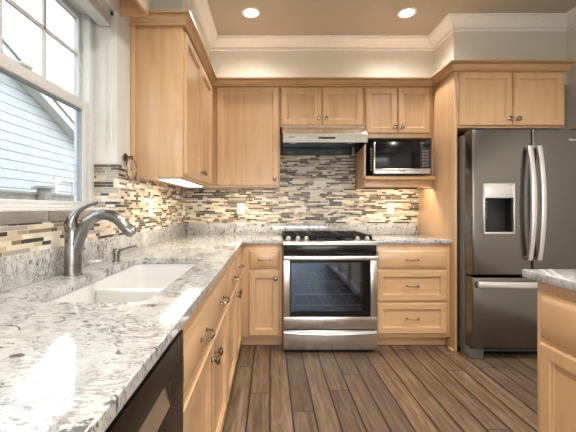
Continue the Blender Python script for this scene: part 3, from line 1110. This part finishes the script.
# ------------------------------------------------------------------ hood
HX0, HX1 = .116, .868
t = thing('range_hood', 'stainless range hood above the gas range', 'range hood', (.49, 3.26, 1.74))
HF = 3.030
prof = [(HF, 1.763), (HF, 1.842), (HF + .004, 1.847), (3.150, 1.922), (3.150, 1.9305), (WB - .011, 1.9305), (WB - .011, 1.802), (3.056, 1.790), (3.046, 1.763)]
MB().prism(prof, 0, HX0, HX1).build('body', M['hood_steel'], t, bevel=.0015)
for a_, b_ in ((HX0, HX0 + .008), (HX1 - .008, HX1)):
    MB().prism([(3.046, 1.763), (3.046, 1.80), (WB - .011, 1.802), (WB - .011, 1.728)], 0, a_, b_).build('side_skirt', M['plastic'], t)
MB().prism([(3.395, 1.790), (3.395, 1.716), (3.405, 1.712), (WB - .011, 1.712), (WB - .011, 1.7995)], 0, HX0 + .008, HX1 - .05).build('rear_lip', M['smoke_steel'], t)
for fx0, fx1 in ((.14, .485), (.495, .84)):
    m = MB().box(fx0, fx1, 3.07, 3.38, 1.783, 1.7885, .002)
    k = fx0 + .02
    while k < fx1 - .015:
        m.box(k, k + .006, 3.08, 3.37, 1.779, 1.784)
        k += .018
    m.build('grease_filter', M['plastic'], t)
for lx in (.21, .74):
    MB().lathe((lx, 3.12, 1.779), (0, 0, -1), [(.035, 0), (.035, .004), (.028, .006), (0, .006)], 18).build('lamp_cover', M['steel_handle'], t)
cp = MB().box(.43, .582, HF - .002, HF + .002, 1.795, 1.812, .001).build('control_strip', M['black'], t)
m = MB()
for k in range(5):
    m.box(.445 + k * .027, .457 + k * .027, HF - .003, HF - .0015, 1.800, 1.807)
m.build('button', M['plastic'], cp)
m = MB()
for k in range(4):
    m.box(.168 + k * .013, .178 + k * .013, HF - .0006, HF + .001, 1.806, 1.814)
m.build('emblem', M['mark'], t)

# ------------------------------------------------------------------ microwave
MX0, MX1, MF, MZ0, MZ1 = .934, 1.447, 3.062, 1.484, 1.776
t = thing('microwave_oven', 'black microwave with a steel strip in the niche right of the hood', 'microwave', (1.19, 3.24, 1.475))
B(MX0, MX1, MF + .03, 3.42, MZ0, MZ1, .004).build('case', M['plastic'], t)
m = MB()
for k in range(8):
    m.box(MX0 - .0012, MX0 + .002, MF + .06, MF + .11, MZ0 + .045 + k * .027, MZ0 + .055 + k * .027)
m.build('side_vent', M['mark_light'], t)
mx = MX1 - .098
fr_ = MB().box(MX0, mx, MF, MF + .029, MZ0 + .052, MZ1, .004).build('door', M['black'], t)
B(MX0 + .006, mx - .004, MF - .002, MF + .004, MZ0 + .058, MZ1 - .012, .002).build('window', M['black'], fr_)
B(MX0 - .001, MX0 + .010, MF - .003, MF + .028, MZ0 + .003, MZ1 - .003, .002).build('edge_strip', M['steel'], fr_)
B(MX0 + .010, mx + .09, MF - .003, MF + .028, MZ0 + .003, MZ0 + .050, .003).build('steel_band', M['steel'], t)
B(mx, MX1, MF, MF + .029, MZ0 + .052, MZ1, .004).build('control_panel', M['plastic'], t)
B(mx + .015, MX1 - .015, MF - .0015, MF + .001, MZ1 - .052, MZ1 - .020, .001).build('display', M['black'], t)
for r_ in range(6):
    for c_ in range(3):
        B(mx + .017 + c_ * .022, mx + .034 + c_ * .022, MF - .002, MF + .001, MZ0 + .068 + r_ * .026, MZ0 + .086 + r_ * .026, .001).build('button', M['steel_side'], t)
m = MB()
for k in range(6):
    m.box(1.165 + k * .009, 1.172 + k * .009, MF - .0036, MF - .002, MZ0 + .023, MZ0 + .031)
m.build('emblem', M['mark'], t)
for xx in (MX0 + .03, MX1 - .05):
    for yy in (MF + .06, 3.38):
        B(xx, xx + .02, yy, yy + .02, 1.4745, MZ0 + .002, 0).build('foot', M['plastic'], t)

# ------------------------------------------------------------------ refrigerator
FX0, FX1, FF = 1.562, 2.472, 2.622
t = thing('refrigerator', 'stainless french-door refrigerator with water dispenser', 'refrigerator', (2.017, 3.05, 0))
B(FX0, FX1, 2.735, WB - .02, .03, 1.770, .006).build('case', M['steel_side'], t)
B(FX0 + .01, FX1 - .01, 2.728, 2.736, .05, 1.75, 0).build('door_gasket', M['plastic'], t)


def curved_door(name, x0, x1, z0, z1, y_back, bow, hole=None, mat='steel_v', span=None):
    """a door with a gently convex front; hole = (x0, x1, z0, z1) leaves an opening"""
    bm = bmesh.new()
    e = .012
    xs_ = [x0 + e * (1 - math.cos(k * math.pi / 6)) for k in range(4)]
    N = 10
    xs_ += [x0 + e + (x1 - x0 - 2 * e) * k / N for k in range(1, N)]
    xs_ += [x1 - e * (1 - math.cos(k * math.pi / 6)) for k in range(3, -1, -1)]
    zs_ = [z0, z0 + .004, z0 + .012, z1 - .012, z1 - .004, z1]
    if hole:
        xs_ = sorted([x for x in xs_ if abs(x - hole[0]) > .012 and abs(x - hole[1]) > .012] + [hole[0], hole[1]])
        zs_ = sorted(zs_ + [hole[2], hole[3]])
    s0, s1 = span or (x0, x1)

    def hgt(x, z):
        c = (x - (s0 + s1) / 2) / ((s1 - s0) / 2)
        h = FF - bow * (1 - c * c) + bow
        for d_ in (x - x0, x1 - x, z - z0, z1 - z):
            if d_ < e:
                q = 1 - d_ / e
                h += e * .8 * (1 - math.sqrt(max(0, 1 - q * q)))
        return h
    V = [[bm.verts.new((x, hgt(x, z), z)) for z in zs_] for x in xs_]
    inside = lambda a_, b_, lo, hi: a_ >= lo - 1e-6 and b_ <= hi + 1e-6
    for i in range(len(xs_) - 1):
        for j in range(len(zs_) - 1):
            if hole and inside(xs_[i], xs_[i + 1], hole[0], hole[1]) and inside(zs_[j], zs_[j + 1], hole[2], hole[3]):
                continue
            bm.faces.new((V[i][j], V[i + 1][j], V[i + 1][j + 1], V[i][j + 1]))
    edges = [e_ for e_ in bm.edges if len(e_.link_faces) == 1]
    r = bmesh.ops.extrude_edge_only(bm, edges=edges)
    for v in r['geom']:
        if isinstance(v, bmesh.types.BMVert):
            v.co.y = y_back
    bmesh.ops.remove_doubles(bm, verts=bm.verts, dist=1e-5)
    bmesh.ops.recalc_face_normals(bm, faces=bm.faces)
    return MB().absorb(bm).build(name, M[mat], t, sharp=40)


xm = 2.017
hole = (1.646, 1.880, .985, 1.365)
dl = curved_door('door', FX0, xm - .003, .662, 1.786, 2.726, .010, hole, span=(FX0, FX1))
drr = curved_door('door', xm + .003, FX1, .662, 1.786, 2.726, .010, span=(FX0, FX1))
fz = curved_door('freezer_drawer', FX0, FX1, .098, .645, 2.726, .010)
for (k0, k1) in ((FX0 + .02, FX0 + .11), (FX1 - .11, FX1 - .02)):
    B(k0, k1, 2.66, 2.80, 1.7865, 1.800, .004).build('hinge_cover', M['plastic'], t)
MB().box(FX0 + .12, FX1 - .12, 2.742, 2.775, .022, .088, .003).build('base_grille', M['plastic'], t)
for xx in (FX0 + .002, FX1 - .112):
    B(xx, xx + .11, 2.668, 2.80, 0, .085, .008).build('foot', M['steel_side'], t)


def bow_handle(parent, x, z0, z1):
    rings = []
    N = 16
    for k in range(N + 1):
        s = k / N * 2 - 1
        z = (z0 + z1) / 2 + s * (z1 - z0) / 2
        out = .022 + .045 * (1 - s * s)
        y = FF - out
        wd, th = .0195, .012
        ring = []
        for q in range(10):
            a_ = q * math.pi / 5
            ring.append((x + wd * math.copysign(abs(math.cos(a_)) ** .6, math.cos(a_)), y + th * math.copysign(abs(math.sin(a_)) ** .6, math.sin(a_)), z))
        rings.append(ring)
    m = MB().loft(rings)
    for z in (z0 + .012, z1 - .012):
        m.box(x - .013, x + .013, FF - .026, FF + .006, z - .013, z + .013, .004)
    return m.build('handle', M['steel_handle'], parent)


bow_handle(dl, xm - .038, .782, 1.655)
bow_handle(drr, xm + .034, .782, 1.655)
rings = []
for k in range(17):
    s = k / 16 * 2 - 1
    x = xm + s * .428
    y = FF - .020 - .022 * (1 - s * s)
    rings.append([(x, y + .010 * math.sin(q * math.pi / 4), .592 + .026 * math.cos(q * math.pi / 4)) for q in range(8)])
m = MB().loft(rings)
for s in (-1, 1):
    m.box(xm + s * .412 - .012, xm + s * .412 + .012, FF - .022, FF + .006, .578, .606, .004)
m.build('handle', M['steel_handle'], fz)
# dispenser in the left door
m = MB()
hx0, hx1, hz0, hz1 = hole
ff = FF + .001
for bx in ((hx0 - .004, hx0 + .008, hz0 - .004, hz1 + .004), (hx1 - .008, hx1 + .004, hz0 - .004, hz1 + .004),
           (hx0 + .008, hx1 - .008, hz0 - .004, hz0 + .010), (hx0 + .008, hx1 - .008, hz1 - .006, hz1 + .004)):
    m.box(bx[0], bx[1], ff - .004, ff + .02, bx[2], bx[3], .002)
m.build('dispenser_bezel', M['steel_handle'], dl)
B(hx0 + .008, hx1 - .008, ff + .001, ff + .02, 1.258, hz1 - .006, .002).build('dispenser_panel', M['steel_handle'], dl)
m = MB()
m.box(hx0 + .008, hx1 - .008, 2.715, 2.722, hz0 + .01, 1.258).box(hx0 + .006, hx0 + .010, ff + .02, 2.715, hz0 + .01, 1.258)
m.box(hx1 - .010, hx1 - .006, ff + .02, 2.715, hz0 + .01, 1.258).box(hx0 + .008, hx1 - .008, ff + .01, 2.715, hz0 + .004, hz0 + .012)
m.box(hx0 + .008, hx1 - .008, ff + .015, 2.715, 1.252, 1.259)
m.build('dispenser_recess', M['plastic'], dl)
m = MB().box(hx0 + .024, hx0 + .030, 2.690, 2.714, 1.10, 1.235, .001).box(hx0 + .062, hx0 + .068, 2.690, 2.714, 1.10, 1.235, .001)
m.box(hx0 + .030, hx0 + .062, 2.690, 2.714, 1.10, 1.106, .001).box(hx0 + .030, hx0 + .062, 2.690, 2.714, 1.229, 1.235, .001)
m.build('dispenser_paddle', M['steel_side'], dl)
text_mesh('emblem', 'Whirlpool', .026, M['mark_light'], drr, (2.355, FF + .004, 1.705), (R90, 0, 0))

# ------------------------------------------------------------------ dishwasher
DY0, DY1 = .270, .876
XD = -.222
t = thing('dishwasher', 'dark stainless dishwasher under the countertop at the lower left', 'dishwasher', (-.53, .573, 0))
B(WX, XD - .045, DY0, DY1, .02, .872, .003).build('case', M['plastic'], t)
B(XB - .085, XB - .07, DY0 + .005, DY1 - .005, 0, .098, 0).build('kick_plate', M['plastic'], t)
hz0_, hz1_ = .738, .800
hy0, hy1 = DY0 + .08, .762
m = MB().box(XD - .044, XD, DY0, DY1, .105, hz0_, .003).box(XD - .044, XD, DY0, DY1, hz1_, .868, .003)
m.box(XD - .044, XD, DY0, hy0, hz0_ - .001, hz1_ + .001).box(XD - .044, XD, hy1, DY1, hz0_ - .001, hz1_ + .001)
dd = m.build('door', M['steel_dark'], t)
m = MB().prism([(XD - .040, hz0_), (XD - .001, hz0_), (XD - .014, hz1_ - .014), (XD - .040, hz1_ - .010)], 1, hy0, hy1)
m.build('pocket_handle', M['brown_steel'], dd)

# ------------------------------------------------------------------ outside the window
struct('ground', B(-30, 30, -30, 30, -.62, -.5), M['outside'])
NX = -5.36            # gable wall of the neighbouring house
k = NX / -4.5
zr = lambda d: 1.18 + k * .460 * 4.5 - .417 * (d - 1.451 * 4.5 * k)
ridge, corner = 4.2 * k, 7.95 * k
far = 2 * ridge - corner
t = thing('neighbor_house', 'pale lap-sided house with a gable roof outside the window', 'house', (NX - 3, ridge, -.5))
MB().prism([(far, -.5), (corner, -.5), (corner, zr(corner)), (ridge, zr(ridge)), (far, zr(corner))], 0, NX - 7, NX).build('wall', M['siding'], t)
over = corner + .35
of = far - .35


def gable(x0, x1, lo, hi):
    m = MB()
    for e in (over, of):
        m.prism([(ridge, zr(ridge) + lo), (e, zr(over) + lo), (e, zr(over) + hi), (ridge, zr(ridge) + hi)], 0, x0, x1)
    return m


gable(NX - 7.2, NX + .28, .0, .10).build('soffit', M['vinyl'], t)
gable(NX + .28, NX + .31, -.06, .12).build('rake_board', M['vinyl'], t)
gable(NX - 7.2, NX + .35, .12, .155).build('roof', M['shingle'], t)
B(NX, NX + .03, corner - .13, corner + .005, -.5, zr(corner) - .02).build('corner_board', M['vinyl'], t)
wy0, wy1 = 1.593 * 4.5 * k, 1.72 * 4.5 * k
m = MB().box(NX, NX + .04, wy0 - .09, wy0, .5, 1.95).box(NX, NX + .04, wy1, wy1 + .09, .5, 1.95).box(NX, NX + .04, wy0, wy1, 1.87, 1.95)
m.build('gate_frame', M['vinyl'], t)
# fence
FXW = -3.5
kf = FXW / -3.0
t = thing('garden_fence', 'weathered wood fence with a capped post between the houses', 'fence', (FXW, 5, -.5))
ft = 1.18 + 18.5 * 3.79 * kf / 341
m = MB()
yy = 1.0
while yy < 10.5:
    m.box(FXW - .03, FXW - .01, yy, yy + .138, -.5, ft - .04)
    yy += .142
m.build('fence_boards', M['fence'], t)
B(FXW - .05, FXW + .03, 1.0, 10.5, ft - .035, ft, .004).build('top_rail', M['fence'], t)
for py_ in (4.45 * kf - 2.4, 4.45 * kf, 4.45 * kf + 2.4):
    p = B(FXW - .01, FXW + .13, py_ - .07, py_ + .07, -.5, ft + .05, .005).build('fence_post', M['fence'], t)
    MB().box(FXW - .06, FXW + .18, py_ - .12, py_ + .12, ft + .05, ft + .075, .005).box(FXW - .03, FXW + .15, py_ - .09, py_ + .09, ft + .075, ft + .095, .005) \
        .build('post_cap', M['fence'], p)
